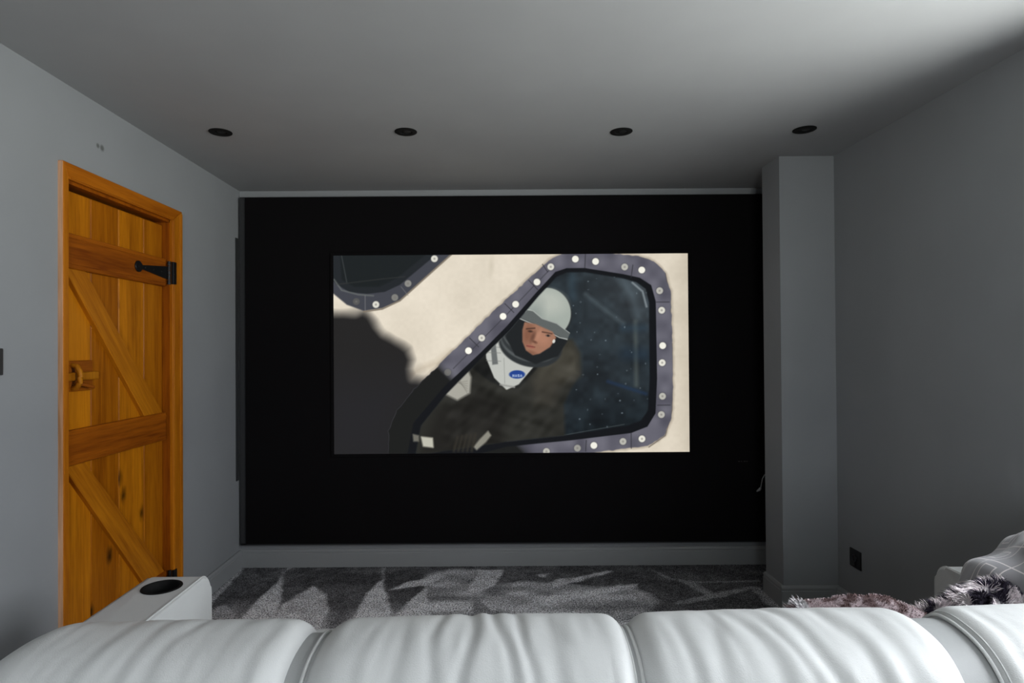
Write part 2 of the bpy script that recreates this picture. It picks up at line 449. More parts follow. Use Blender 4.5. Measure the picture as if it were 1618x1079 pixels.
bm = BM(); box(bm, PXF - .03, PXF - .021, 2.29, 3.03, 0.01, 2.0)
obj('door_backing', bm, wood_mat('oak_backing', oakL, oakD, seed=9), door)
ledge_m = wood_mat('oak_ledge', oak2L, oak2D, axis=(1, 0.06, 1), seed=2.0)
def ledge(z0, z1, y1=3.018):
    bm = BM(); box(bm, PXF, LF, 2.302, y1, z0, z1, bev=.003, seg=1)
    for zz in (z0 + .018, z1 - .018):          # beading line near each edge
        box(bm, LF - .002, LF + .0025, 2.304, y1 - .002, zz - .0025, zz + .0025, bev=.001, seg=1)
    return obj('ledge', bm, ledge_m, door)
ledge(1.702, 1.838); ledge(0.942, 1.078); ledge(0.16, 0.296)
def brace(p, seed):
    d = Vector((0, p[1][0] - p[0][0], p[1][1] - p[0][1]))
    ang = math.atan2(p[2][1] - p[0][1], p[2][0] - p[0][0])
    bm = BM(); prism_x(bm, p[0:1] + p[1:2] + p[3:4] + p[2:3], PXF, LF - .002, bev=.003, seg=1)
    return obj('brace', bm, wood_mat('oak_brace_%d' % seed, (.46, .16, .006), (.27, .078, .003), axis=(1, .06, 1), rot=-ang, seed=seed), door)
# order: top-left, top-right, bottom-left, bottom-right
brace([(2.304, 1.702), (2.425, 1.702), (2.835, 1.078), (2.990, 1.078)], 5)
brace([(2.304, 0.942), (2.420, 0.942), (2.835, 0.296), (3.005, 0.296)], 6)

iron = plain('black_iron', (0.012, 0.012, 0.013), rough=0.42, metal=0.6, bump=0.3, bscale=120)
def hinge(zc):
    bm = BM()
    x0, x1 = LF, LF + .005
    prism_x(bm, [(2.800, zc - .009), (3.000, zc - .030), (3.022, zc - .030), (3.022, zc + .030), (3.000, zc + .030), (2.800, zc + .009)], x0, x1, bev=.001, seg=1)
    n = 20
    prism_x(bm, [(2.780 + .028 * math.cos(2 * PI * k / n), zc + .026 * math.sin(2 * PI * k / n)) for k in range(n)], x0, x1 + .001, bev=.0015, seg=1)
    h = obj('hinge', bm, iron, door)
    h['label'] = 'black iron T hinge with disc end'
    bm = BM()
    for k in range(5):
        tube(bm, [(x1 + .004, 3.028, zc - .058 + k * .0235), (x1 + .004, 3.028, zc - .058 + k * .0235 + .0215)], .0085, 12)
    obj('knuckle', bm, iron, h)
    bm = BM(); box(bm, XL + .012, XL + .026, 3.030, 3.058, zc - .056, zc + .056, bev=.002)
    obj('hinge_plate', bm, iron, h)
    bm = BM()
    for (yy, zz) in ((2.780, zc), (2.83, zc), (2.90, zc), (2.97, zc)):
        lathe(bm, (0, 0, 0), [(0.0, .003), (.003, .0022), (.0045, 0)], 10)
        vs = list(bm.verts)[-21:]
        for v in vs: v.co = Vector((x1 + v.co.z, yy + v.co.x, zz + v.co.y))
    obj('bolt', bm, iron, h, smooth=True)
hinge(1.770); hinge(0.235)

latch_m = wood_mat('oak_latch', (.28, .075, .004), (.13, .028, .002), axis=(1, .08, 1), seed=12)
latch_l = wood_mat('oak_latch_light', (.42, .155, .006), (.24, .075, .003), seed=13)
bm = BM(); box(bm, PXF, PXF + .016, 2.302, 2.475, 1.226, 1.346, bev=.003)
latch = obj('latch', bm, latch_m, door)
latch['label'] = 'wooden thumb latch with bar and lever'
bm = BM(); box(bm, PXF + .016, PXF + .032, 2.298, 2.492, 1.268, 1.301, bev=.006, seg=3); obj('latch_bar', bm, latch_l, latch)
bm = BM()
tube(bm, [(PXF + .012, 2.352, 1.328), (PXF + .036, 2.352, 1.325), (PXF + .046, 2.352, 1.305), (PXF + .048, 2.352, 1.283),
          (PXF + .046, 2.352, 1.260), (PXF + .034, 2.352, 1.242), (PXF + .012, 2.352, 1.238)], .010, 12)
obj('latch_staple', bm, latch_l, latch, smooth=True)
bm = BM(); tube(bm, [(PXF + .010, 2.366, 1.255), (PXF + .030, 2.395, 1.252), (PXF + .044, 2.440, 1.238)], [.008, .008, .006], 12)
obj('latch_lever', bm, latch_m, latch, smooth=True)
bm = BM(); box(bm, PXF + .0, PXF + .024, 2.300, 2.322, 1.150, 1.250, bev=.003)
k_ = obj('latch_keep', bm, latch_l, latch)
bm = BM()
for zz in (1.165, 1.205): tube(bm, [(PXF + .022, 2.311, zz), (PXF + .0255, 2.311, zz)], .0035, 10)
obj('screw', bm, iron, k_)

# frame: linings in the reveal and moulded architrave on the wall
fr_m = wood_mat('oak_frame', (.46, .155, .006), (.29, .08, .003), seed=20)
frh_m = wood_mat('oak_frame_head', (.42, .125, .005), (.25, .062, .002), axis=(1, .06, 1), seed=21)
lin_m = wood_mat('oak_lining', (.32, .085, .003), (.18, .040, .002), seed=22)
frame = None
AX = XL + .020
bm = BM(); prism = [(3.034, 0), (3.126, 0), (3.126, 2.096), (3.034, 2.034)]
prism_x(bm, prism, XL, AX, bev=.004)
box(bm, AX - .002, AX + .003, 3.040, 3.046, 0, 2.038, bev=.001, seg=1)
box(bm, AX - .002, AX + .004, 3.100, 3.122, 0, 2.082, bev=.002, seg=2)
a_r = obj('door_frame', bm, fr_m, door)
bm = BM(); prism_x(bm, [(2.260, 2.096), (2.260, 0), (2.290, 0), (2.290, 2.034)], XL, AX, bev=.004)
obj('door_frame', bm, fr_m, door)
bm = BM(); box(bm, XL, AX - .003, 2.2575, 2.2605, 0, 2.094)
obj('frame_edge', bm, wood_mat('pale_unstained_edge', (.62, .36, .22), (.36, .18, .08), seed=31), door)
bm = BM(); prism_x(bm, [(2.260, 2.096), (3.126, 2.096), (3.034, 2.034), (2.285, 2.034)], XL, AX, bev=.004)
box(bm, AX - .002, AX + .003, 2.300, 3.036, 2.038, 2.043, bev=.001, seg=1)
obj('door_head_frame', bm, frh_m, door)
bm = BM()
box(bm, XL - .16, XL + .004, 3.028, 3.036, 0, 2.034); box(bm, XL - .16, XL + .004, 2.284, 2.292, 0, 2.034)
box(bm, XL - .16, XL + .004, 2.284, 3.036, 2.022, 2.035)
obj('door_lining', bm, lin_m, door)
bm = BM(); box(bm, XL + .0, XL + .0205, 3.040, 3.066, 1.705, 1.835, bev=.002); obj('hinge_block', bm, frh_m, door)

# ---------------------------------------------------------------- light switch, socket, cable
dark_pl = plain('dark_switch_metal', (0.035, 0.035, 0.037), rough=0.4, metal=0.3)
blk_pl = plain('black_plastic', (0.010, 0.010, 0.010), rough=0.35)
sw = tag(empty('light_switch', (XL, 1.955, 1.305)), 'dark flat light switch plate on the left wall, cut by the photo edge', 'light switch')
bm = BM(); box(bm, XL, XL + .007, 1.911, 1.999, 1.306, 1.394, bev=.003); obj('switch_plate', bm, dark_pl, sw)
for yy in (1.938, 1.972):
    bm = BM(); box(bm, XL + .007, XL + .012, yy - .010, yy + .010, 1.336, 1.364, bev=.002); obj('rocker', bm, blk_pl, sw)
so = tag(empty('wall_socket', (XR, 3.078, .262)), 'square black socket plate low on the right wall beside the pier', 'socket')
bm = BM(); box(bm, XR - .008, XR, 3.032, 3.124, .262, .354, bev=.003); obj('socket_plate', bm, blk_pl, so)
bm = BM(); lathe(bm, (0, 0, 0), [(.018, 0), (.018, .006), (.013, .007), (.012, .002), (0, .002)], 24)
for v in bm.verts: v.co = Vector((XR - .008 - v.co.z, 3.078 + v.co.x, .312 + v.co.y))
obj('socket_insert', bm, dark_pl, so)
bm = BM(); box(bm, XR - .013, XR - .008, 3.072, 3.084, .276, .292, bev=.002); obj('rocker', bm, dark_pl, so)
grey_pl = plain('grey_cable_rubber', (0.10, 0.10, 0.10), rough=0.5)
ca = tag(empty('cable', (1.55, 3.46, .55)), 'short dark cable hanging behind the pier edge at the screen wall', 'cable')
bm = BM(); tube(bm, [(1.562, 3.47, .660), (1.545, 3.47, .652), (1.532, 3.47, .630), (1.526, 3.47, .60), (1.521, 3.47, .575)], .0028, 8)
obj('cord', bm, grey_pl, ca, smooth=True)
bm = BM(); tube(bm, [(1.521, 3.47, .578), (1.513, 3.47, .567), (1.499, 3.47, .558)], [.006, .008, .004], 10)
obj('plug', bm, grey_pl, ca, smooth=True)

# ---------------------------------------------------------------- downlights
black_gloss = plain('black_downlight_trim', (0.006, 0.006, 0.006), rough=0.7, spec=.15)
lens_m = plain('dark_downlight_lens', (0.012, 0.012, 0.012), rough=0.5, spec=.2)
def downlight(x, y, label):
    r = tag(empty('ceiling_downlight', (x, y, H)), label, 'ceiling light', 'black downlights in the ceiling')
    bm = BM(); lathe(bm, (x, y, H), [(.052, 0), (.052, -.002), (.049, -.004), (.030, -.0035), (.027, -.0005), (0, -.0005)], 40)
    obj('trim_ring', bm, black_gloss, r, smooth=True)
    bm = BM(); lathe(bm, (x + .006, y - .004, H), [(.019, -.0006), (.017, -.003), (.008, -.0042), (0, -.0044)], 24)
    obj('lamp', bm, lens_m, r, smooth=True)
for x, y, l in ((-1.263, 2.825, 'black round downlight nearest the oak door, leftmost of four'),
                (-.400, 2.835, 'black round downlight second from the oak door'),
                (.612, 2.852, 'black round downlight third from the oak door'),
                (1.469, 2.842, 'black round downlight above the pier, rightmost of four')):
    downlight(x, y, l)

# ---------------------------------------------------------------- screen wall and projection screen
velvet = plain('black_velvet', (0.006, 0.0055, 0.006), rough=1.0, spec=0.05)
edge_m = plain('charcoal_edge_and_shade', (0.035, 0.036, 0.038), rough=0.95, spec=0.1)
sc = tag(empty('screen_wall_panel', (0.07, 3.86, .15)), 'huge matt black panel covering the end wall behind the picture', 'acoustic panel')
bm = BM(); box(bm, -1.566, XR - .004, 3.842, YB, .158, 2.349, bev=.003); obj('fabric_face', bm, velvet, sc)
bm = BM(); box(bm, -1.602, -1.564, 3.850, YB, .150, 2.352, bev=.002)  # left bar is charcoal to stand for the shaded gap beside the panel
box(bm, -1.602, XR - .004, 3.850, YB - .001, 2.347, 2.353, bev=.001); box(bm, -1.602, XR - .004, 3.850, YB - .001, .148, .160, bev=.001)
obj('edge_trim_gap_shade', bm, edge_m, sc)
bm = BM(); box(bm, XL, XL + .005, 3.815, 3.850, .56, 2.09, bev=.001); obj('wall_shade_strip', bm, edge_m, sc)  # dark strip added as the panel's shadow on the left wall
bm = BM()
for k, wd in enumerate((.010, .007, .012, .008)):
    xx = 1.545 + k * .017
    box(bm, xx, xx + wd, 3.8405, 3.842, .657, .663)
obj('maker_mark', bm, plain('dim_grey_print', (.030, .024, .024), rough=.6), sc)

SX0, SX1, SZ0, SZ1, SY = -1.0025, 1.2345, .7240, 1.9750, 3.830
ps = tag(empty('projection_screen', ((SX0 + SX1) / 2, 3.842, SZ0)), 'bright wide screen showing an astronaut looking through a bolted window', 'screen')
bm = BM(); box(bm, SX0 - .02, SX1 + .02, 3.832, 3.8425, SZ0 - .02, SZ1 + .02, bev=.002); obj('screen_border', bm, velvet, ps)

def srgb(c): c = np.asarray(c, float) / 255; return np.where(c <= .04045, c / 12.92, ((c + .055) / 1.055) ** 2.4)
def paint_picture():
    W, Hh = 820, 460
    U, V = np.meshgrid(np.linspace(527, 1088, W), np.linspace(716, 402, Hh))   # rows run from the bottom up
    I = np.zeros((Hh, W, 3)) + np.array([226, 216, 198.])
    I += ((vnoise(U, V, .03, 21) - .5) * 14 + (vnoise(U, V, .2, 22) - .5) * 5)[..., None]
    I -= (np.clip((U - 1050) / 40, 0, 1) * 22)[..., None]
    def lay(mask, col, a=1.0):
        nonlocal I
        m = (mask * a)[..., None]; I = I * (1 - m) + np.asarray(col, float) * m
    def poly(p, col, soft=.8, a=1.0, rnd=0):
        sd = sd_poly(p, U, V) - rnd; lay(smask(sd, soft), col, a); return sd
    def ell(cx, cy, rx, ry, col, ang=0, soft=.8, a=1.0, cut=None):
        c, s = math.cos(math.radians(ang)), math.sin(math.radians(ang))
        x = (U - cx) * c + (V - cy) * s; y = -(U - cx) * s + (V - cy) * c
        d = (np.sqrt((x / rx) ** 2 + (y / ry) ** 2) - 1) * min(rx, ry)
        m = smask(d, soft)
        if cut is not None: m = m * cut
        lay(m, col, a); return d
    def line(pts, wd, col, soft=.6, a=1.0, cut=None):
        d = np.full(U.shape, 1e9)
        for (ax, ay), (bx, by) in zip(pts, pts[1:]):
            ex, ey = bx - ax, by - ay
            h = np.clip(((U - ax) * ex + (V - ay) * ey) / (ex * ex + ey * ey + 1e-9), 0, 1)
            d = np.minimum(d, np.hypot(U - ax - ex * h, V - ay - ey * h))
        m = smask(d - wd / 2, soft)
        if cut is not None: m = m * cut
        lay(m, col, a)
    # warm smudge rims on the hull
    line([(640, 598), (664, 582), (690, 573), (712, 556)], 9, (196, 182, 160), 5, .6)
    ell(777, 420, 3, 12, (200, 190, 170), 5, 3, .5)
    # deep blurred shadow at the left
    wobs = (vnoise(U, V, .05, 24) - .5) * 6
    sd = sd_poly([(500, 494), (575, 492), (592, 508), (606, 526), (626, 540), (644, 552), (650, 568), (646, 582), (652, 597), (678, 602), (660, 640), (640, 740), (500, 740)], U, V)
    lay(smask(sd + wobs, 9), (35, 34, 34))
    lay(smask(sd_poly([(500, 600), (640, 600), (620, 740), (500, 740)], U, V), 40), (38, 38, 43), .5)
    # upper left window: band, bolts, glass
    poly([(500, 380), (722, 394), (632, 474), (604, 486), (575, 490), (548, 480), (500, 440)], (66, 68, 76), 1.2)
    line([(722, 394), (632, 474), (604, 487), (575, 491)], 2.5, (128, 118, 104), 1)
    poly([(500, 380), (716, 380), (632, 449), (608, 460), (580, 463), (552, 460), (533, 448), (500, 420)], (34, 38, 42), 1)
    poly([(536, 380), (700, 380), (628, 438), (600, 452), (560, 452), (540, 440)], (26, 31, 33), 1.5)
    line([(540, 402), (548, 444)], 1.2, (80, 84, 84), 1, .7)
    line([(528, 440), (540, 457), (566, 464), (590, 466)], 2, (110, 114, 112), 1.2, .8)
    line([(530, 448), (600, 440), (640, 436)], 1, (66, 66, 62), 1, .6)
    line([(577, 466), (577, 489)], 1, (140, 140, 140), .6, .6); line([(634, 452), (645, 466)], 1, (130, 130, 130), .6, .6)
    # main window: metal band
    OUT = [(612, 730), (613, 680), (626, 648), (652, 616), (700, 570), (780, 492), (838, 440), (868, 412), (890, 401), (944, 399), (1010, 406),
           (1034, 414), (1051, 432), (1060, 462), (1062, 540), (1062, 620), (1060, 662), (1048, 690), (1022, 706), (960, 713), (840, 730)]
    sdo = sd_poly(OUT, U, V) + (vnoise(U, V, .15, 25) - .5) * 2
    SHD = smask(sd_poly([(500, 740), (560, 600), (655, 600), (680, 590), (706, 586), (730, 600), (860, 740)], U, V), 8)
    lay(smask(sdo - 3, 2) * (1 - SHD), (150, 138, 122), .55)
    band = np.array([96, 95, 106.]) + ((vnoise(U, V, .06, 26) - .5) * 30)[..., None]
    m = smask(sdo, .9)[..., None]; I = I * (1 - m) + band * m
    line([(1052, 434), (1059, 470), (1060, 530)], 1.6, (40, 36, 36), .8, .8)
    line([(1062, 545), (1061, 650), (1050, 690), (1024, 708)], 1.4, (70, 62, 56), .8, .7)
    # left end of the band lies in shadow
    m = smask(sd_poly([(560, 740), (600, 600), (690, 570), (720, 600), (860, 740)], U, V), 9) * smask(sdo, .9)
    lay(m, (27, 28, 27))
    # inner black gasket and glass
    INN = [(640, 730), (652, 668), (700, 612), (760, 556), (800, 516), (848, 462), (878, 430), (896, 424), (925, 424), (985, 434), (1012, 440),
           (1030, 452), (1037, 478), (1038, 600), (1035, 655), (1022, 676), (996, 686), (900, 697), (800, 706), (700, 730)]
    sdi = sd_poly(INN, U, V); lay(smask(sdi, .9), (17, 19, 23))
    GL = [(655, 720), (664, 672), (705, 622), (765, 562), (806, 522), (852, 468), (880, 438), (896, 431), (925, 431), (984, 441), (1006, 447),
          (1021, 458), (1026, 480), (1026, 600), (1023, 650), (1012, 666), (990, 674), (900, 688), (800, 698), (700, 712)]
    sdg = sd_poly(GL, U, V); gm = smask(sdg, 1.2)
    base = np.array([36, 43, 48.]) + ((vnoise(U, V, .035, 27) - .5) * 22 + (vnoise(U, V, .12, 28) - .5) * 12)[..., None] * np.array([.8, 1, 1.1])
    base += (np.clip((U - 900) / 120, 0, 1) * np.clip((560 - V) / 100, 0, 1) * 26)[..., None]
    base -= (np.clip((V - 600) / 90, 0, 1) * 14)[..., None]
    I = I * (1 - gm[..., None]) + base * gm[..., None]
    # reflections and scratches in the glass
    for pts, wd, cc, a in (([(1000, 448), (1016, 462), (1022, 486)], 3, (150, 160, 165), .7), ([(985, 445), (1000, 470), (1008, 500)], 14, (96, 110, 118), .4),
                           ([(926, 466), (958, 492), (985, 512)], 7, (86, 98, 104), .45), ([(1004, 510), (1005, 610)], 7, (104, 112, 106), .4),
                           ([(985, 520), (1018, 520)], 12, (52, 74, 92), .4), ([(990, 560), (1018, 562)], 20, (40, 60, 80), .4), ([(960, 604), (1020, 624)], 5, (34, 54, 84), .6),
                           ([(880, 690), (985, 672)], 1.2, (90, 98, 98), .6), ([(800, 698), (1000, 682)], 1.5, (110, 112, 112), .5), ([(905, 436), (906, 470)], 12, (62, 84, 98), .35)):
        line(pts, wd, cc, max(.8, wd * .4), a, gm)
    rs = np.random.RandomState(5)
    for _ in range(45):
        x, y = rs.uniform(900, 1024), rs.uniform(438, 680)
        ell(x, y, rs.uniform(.6, 1.5), rs.uniform(.6, 1.4), (125, 138, 146), 0, .7, rs.uniform(.25, .8), gm)
    # person: dark coat, pale suit front, helmet and face
    bodym = gm
    def bp(p, col, soft=1.0, a=1.0, rnd=2):
        lay(smask(sd_poly(p, U, V) - rnd, soft) * bodym, col, a)
    bp([(640, 715), (660, 660), (700, 610), (735, 570), (790, 545), (880, 535), (903, 540), (914, 560), (915, 592), (900, 614), (888, 640), (890, 692), (800, 715)], (42, 42, 38), 3)
    bp([(868, 548), (902, 542), (912, 562), (913, 592), (890, 604), (850, 612), (846, 590)], (72, 69, 60), 8, .8)
    bp([(842, 600), (884, 606), (872, 640), (846, 640)], (60, 57, 50), 9, .7)
    bp([(668, 715), (690, 650), (760, 620), (800, 640), (790, 715)], (33, 32, 29), 9)
    bp([(722, 560), (760, 535), (790, 520), (850, 560), (846, 582), (818, 612), (796, 612), (770, 598)], (28, 29, 28), 2)
    m = smask(sd_poly([(700, 715), (700, 600), (760, 545), (903, 540), (915, 592), (890, 692)], U, V), 6) * bodym     # cloth creases
    I = I + (m * (vnoise(U + V * .7, V * .6, .10, 41) - .5) * 14)[..., None]
    I = I + (m * (vnoise(U * .6 - V, V, .07, 42) - .5) * 14)[..., None]
    # suit front
    bp([(768, 538), (790, 532), (800, 560), (842, 578), (818, 606), (800, 614), (782, 596), (770, 566)], (190, 192, 186), 1)
    bp([(775, 540), (782, 538), (786, 575), (778, 576)], (96, 100, 100), 1, .9, .5)
    for yy in (548, 557, 570): line([(768, yy), (791, yy + 1)], .8, (120, 122, 118), .6, .8, gm)
    line([(796, 566), (797, 606)], 1, (140, 142, 138), .6, .7, gm)
    line([(790, 608), (812, 612)], 3, (150, 150, 146), .8, .8, gm)
    # blue badge with small white letters
    ell(816.5, 592, 12.5, 6.6, (34, 66, 140), 0, .8, 1, gm)
    G = {'N': ['101', '111', '111', '101'], 'A': ['010', '101', '111', '101'], 'S': ['111', '110', '011', '111']}
    for k, ch in enumerate('NASA'):
        for r, row in enumerate(G[ch]):
            for c_, b_ in enumerate(row):
                if b_ == '1': ell(809.6 + k * 4.1 + c_ * 1.05, 592.4 + r * 1.05 + 0, .55, .55, (190, 204, 226), 0, .35, .9, gm)
    # folded sleeve and gloves catching light
    bp([(702, 604), (718, 590), (736, 582), (742, 596), (740, 620), (722, 630), (706, 622)], (168, 166, 156), 2.5)
    for k in range(6): line([(705 + k * 3, 606 - k * 3), (738, 602 + k * 4)], .8, (120, 118, 110), .8, .6, gm)
    for p, cc in (([(665, 690), (682, 692), (683, 706), (668, 704)], (208, 206, 190)), ([(652, 686), (660, 688), (660, 696), (653, 696)], (120, 118, 108)),
                  ([(748, 706), (758, 694), (770, 682), (774, 688), (766, 698), (752, 710)], (150, 148, 136))):
        lay(smask(sd_poly(p, U, V) - 1, 1.6), cc, .9)
    for k in range(5): line([(722 + k * 7, 690 - k), (716 + k * 7, 712)], 4, (52, 49, 42), 2, .8)
    # helmet: dark ring collar, shell, brow band
    ell(838, 545, 51, 35, (46, 50, 52), 14, 1.2, 1, gm)
    ell(838, 541, 48, 31, (92, 97, 98), 14, 1.2, .8, gm)
    ell(838, 537, 47, 30, (50, 54, 56), 14, 1.2, 1, gm)
    ell(839, 532, 46, 29, (104, 108, 108), 14, 1.0, .55, gm)
    ell(840, 529, 45, 29, (36, 39, 41), 14, 1.2, 1, gm)
    ell(867, 496, 37, 40, (40, 44, 46), -18, 1.5, 1, gm)
    ell(866, 494, 36, 39, (164, 172, 164), -18, 1.0, 1, gm)
    ell(866, 478, 26, 18, (190, 194, 184), 10, 9, .7, gm)
    ell(842, 505, 12, 26, (120, 130, 128), 20, 9, .55, gm)
    # opening below the brow
    OPEN = [(806, 506), (822, 500), (852, 510), (884, 528), (894, 540), (880, 562), (846, 574), (815, 560), (802, 534)]
    lay(smask(sd_poly(OPEN, U, V) - 2, 1.2) * gm, (30, 33, 35))
    bp([(820, 490), (842, 492), (856, 504), (880, 512), (900, 528), (896, 537), (884, 532), (850, 514), (822, 502)], (94, 99, 98), .9, 1, .5)
    line([(820, 503), (850, 516), (884, 534), (896, 537)], 1.5, (206, 210, 204), .7, .9, gm)
    line([(830, 488), (843, 492), (857, 504), (880, 512), (900, 527)], 1.1, (190, 194, 188), .7, .8, gm)
    # plain face, turned up and tilted
    fc = smask(sd_poly([(830, 511), (846, 514), (872, 526), (877, 534), (868, 548), (852, 558), (842, 560), (832, 553), (827, 540), (827, 522)], U, V) - 1.5, 1.2) * gm
    lay(fc, (160, 116, 94))
    ell(834, 528, 8, 16, (120, 78, 60), 12, 5, .7, fc)
    ell(858, 536, 10, 9, (178, 128, 104), 25, 5, .8, fc)
    ell(851, 530, 3.2, 9, (184, 134, 110), 24, 2, .7, fc)
    ell(842, 533, 3, 8, (84, 54, 44), 22, 2, .6, fc)
    line([(832, 520), (845, 519)], 2.0, (62, 44, 38), .9, .8, fc); line([(857, 525), (872, 528)], 2.0, (72, 50, 42), .9, .8, fc)
    ell(838, 524, 3.6, 1.7, (60, 42, 36), 6, .9, .85, fc); ell(866, 531, 3.8, 1.8, (88, 76, 72), 8, .8, .9, fc); ell(866, 531, 1.6, 1.7, (30, 26, 26), 0, .6, .9, fc)
    ell(845, 541, 4, 2, (92, 58, 46), 24, 1, .7, fc)
    ell(838, 548, 7, 2.6, (158, 92, 80), 16, .9, .8, fc); line([(832, 547), (845, 549)], 1, (80, 42, 38), .6, .8, fc)
    ell(840, 558, 8, 3, (112, 72, 56), 20, 2, .5, fc)
    ell(875, 540, 2.2, 3.2, (230, 230, 222), 20, .6, .9, gm)
    # window band again over everything inside
    mband = smask(sdi * -1, .9) * smask(sdo, .9) * smask(-sd_poly([(560, 740), (600, 600), (690, 570), (720, 600), (860, 740)], U, V), 9)
    I = I * (1 - mband[..., None]) + band * mband[..., None]
    line([(868, 428), (848, 448), (800, 498), (752, 546), (716, 582)], 1.2, (56, 56, 62), .8, .8)
    for (a_, b_) in (((836, 443), (850, 458)), ((798, 480), (812, 494)), ((742, 534), (756, 548)), ((926, 402), (925, 424)), ((1001, 420), (998, 440)),
                     ((1038, 479), (1058, 479)), ((1038, 642), (1058, 642)), ((996, 686), (996, 710)), ((925, 697), (924, 714)), ((866, 430), (858, 418))):
        line([a_, b_], 1.3, (48, 48, 54), .6, .85)
    bolts = [(910, 410, 1), (942, 414, 1), (988, 423, .8), (1015, 428, 1), (1043, 461, .8), (1046, 492, .9), (1047, 548, 1), (1046, 575, .95), (1046, 628, .8), (1044, 657, .8),
             (1013, 695, .95), (983, 699, .8), (937, 705, 1), (911, 709, .7), (862, 714, .8), (871, 422, .9), (849, 446, 1), (815, 481, 1), (795, 500, 1.05), (761, 534, .9), (740, 554, 1.05),
             (707, 588, .5), (687, 408, .9), (645, 447, .65), (624, 469, .6), (594, 480, .9), (563, 475, .4)]
    for x, y, b in bolts:
        ell(x, y, 6.4, 6.4, (60, 60, 64), 0, .9, .6 * b)
        ell(x, y, 5.4, 5.4, (222 * b + 20, 220 * b + 20, 212 * b + 16), 0, .8, min(1, b + .1))
        if b <= .95: ell(x, y, 1.6, 1.6, (120, 116, 112), 0, .8, .6)
    I *= (1 + .012 * (vnoise(U, V, 1.2, 31) - .5))[..., None]
    return srgb(np.clip(I, 0, 255)), W, Hh
pic, W, Hh = paint_picture()
PXg, PZg = np.meshgrid(np.linspace(SX0, SX1, W), np.linspace(SZ0, SZ1, Hh))
po = grid_mesh('screen_picture', np.stack([PXg, np.full(PXg.shape, SY), PZg], -1) - np.array(ps.location), pic, vcol_mat('projected_picture', emit=True))
po.parent = ps
po['label'] = 'glowing projected film picture'

# ---------------------------------------------------------------- sofa
lea = leather_mat('pale_grey_leather', (0.54, 0.55, 0.545))
lea_shade = leather_mat('leather_gusset_shaded', (0.34, 0.35, 0.35))  # same leather, darkened for the shade between the backrests
sofa = tag(empty('leather_sofa', (0.3, 1.5, 0)), 'pale grey leather sofa with four backrests in the foreground', 'sofa')
ZT, AY, BZ, NE = 0.872, 0.185, 0.20, 2.5
def cyc(x): return 1.108 + 0.030 * x
def backpt(x, t, inset):
    """t in 0..1 : from low on the camera side, over the top, to low on the screen side"""
    a, b = AY - inset, BZ - inset * .9
    cz = ZT - BZ
    if t < .22:
        y, z = -a, cz - (0.22 - t) / .22 * .34
    elif t > .82:
        y, z = a, cz - (t - .82) / .18 * .22
    else:
        th = PI - (t - .22) / .60 * PI
        c, s = math.cos(th), math.sin(th)
        y = a * math.copysign(abs(c) ** (2 / NE), c); z = cz + b * abs(s) ** (2 / NE)
    yy = cyc(x) + y
    xx = x + max(x, 0) * .20 * (yy - 1.2)
    return Vector((xx, yy, z))
def edge_inset(d, r): return 0.0 if d >= r else r - math.sqrt(max(0, r * r - (r - d) ** 2))
def backrest(x0, x1, rl, rr, folds, seed, soft=1.0):
    nx, ntt = 220, 170
    P = np.zeros((ntt, nx, 3))
    xs = [x0 + (x1 - x0) * (0.5 - 0.5 * math.cos(PI * i / (nx - 1))) * 1.0 for i in range(nx)]
    xs = [0.55 * x + 0.45 * (x0 + (x1 - x0) * i / (nx - 1)) for i, x in enumerate(xs)]
    for i, x in enumerate(xs):
        ins = max(edge_inset(x - x0, rl), edge_inset(x1 - x, rr))
        u = (x - x0) / (x1 - x0)
        crown = .004 * (1 - (2 * u - 1) ** 2)
        for j in range(ntt):
            t = j / (ntt - 1)
            p = backpt(x, t, ins)
            q = backpt(x, min(1, t + .004), ins); q0 = backpt(x, max(0, t - .004), ins)
            tg = q - q0; n = Vector((0, -tg.z, tg.y)).normalized()
            if n.z < 0 and .25 < t < .8: n = -n
            d = crown
            env_e = min(1, (x - x0) / .05, (x1 - x) / .05); env_e = max(0, env_e)
            for (fx, sl, wd, amp, ya, yb, wv) in folds:
                yy = p.y
                c = fx + sl * (yy - 1.1) + wv * math.sin(yy * 26 + fx * 40)
                e = math.exp(-((p.x - c) / wd) ** 2)
                e2 = math.exp(-((p.x - c - 1.7 * wd) / (wd * 1.2)) ** 2)
                en = max(0, min(1, (yy - ya) / .05, (yb - .03 - yy) / .07, (p.z - .60) / .10))
                d += (-e + .55 * e2) * amp * en * env_e * (.34 if x1 < -.3 else .50)
            nn = noise.noise(Vector((p.x * 16 + seed, p.y * 5, seed)))
            n2 = noise.noise(Vector((p.x * 45 + seed, p.y * 11 + p.x * 8, seed + 3)))
            d += (nn * .0020 + n2 * .0010) * soft * (.25 + .75 * env_e) * max(.25, min(1, (1.24 - p.y) / .1, (p.z - .55) / .12))
            P[j, i] = p + n * d
            if ins > 0: P[j, i, 0] += 0
    bm = BM()
    V = [[bm.verts.new(P[j, i]) for i in range(nx)] for j in range(ntt)]
    for j in range(ntt - 1):
        for i in range(nx - 1): bm.faces.new((V[j][i], V[j][i + 1], V[j + 1][i + 1], V[j + 1][i]))
    bm.faces.new([V[j][0] for j in range(ntt)]); bm.faces.new([V[j][nx - 1] for j in range(ntt)][::-1])
    bm.faces.new([V[0][i] for i in range(nx)][::-1]); bm.faces.new([V[ntt - 1][i] for i in range(nx)])
    return obj('backrest', bm, lea, sofa, smooth=True)
def piping(x, inset, r, parent, mat=None):
    bm = BM(); tube(bm, [backpt(x, t / 90, inset) for t in range(4, 87)], r, 8); return obj('piping', bm, mat or lea, parent, smooth=True)
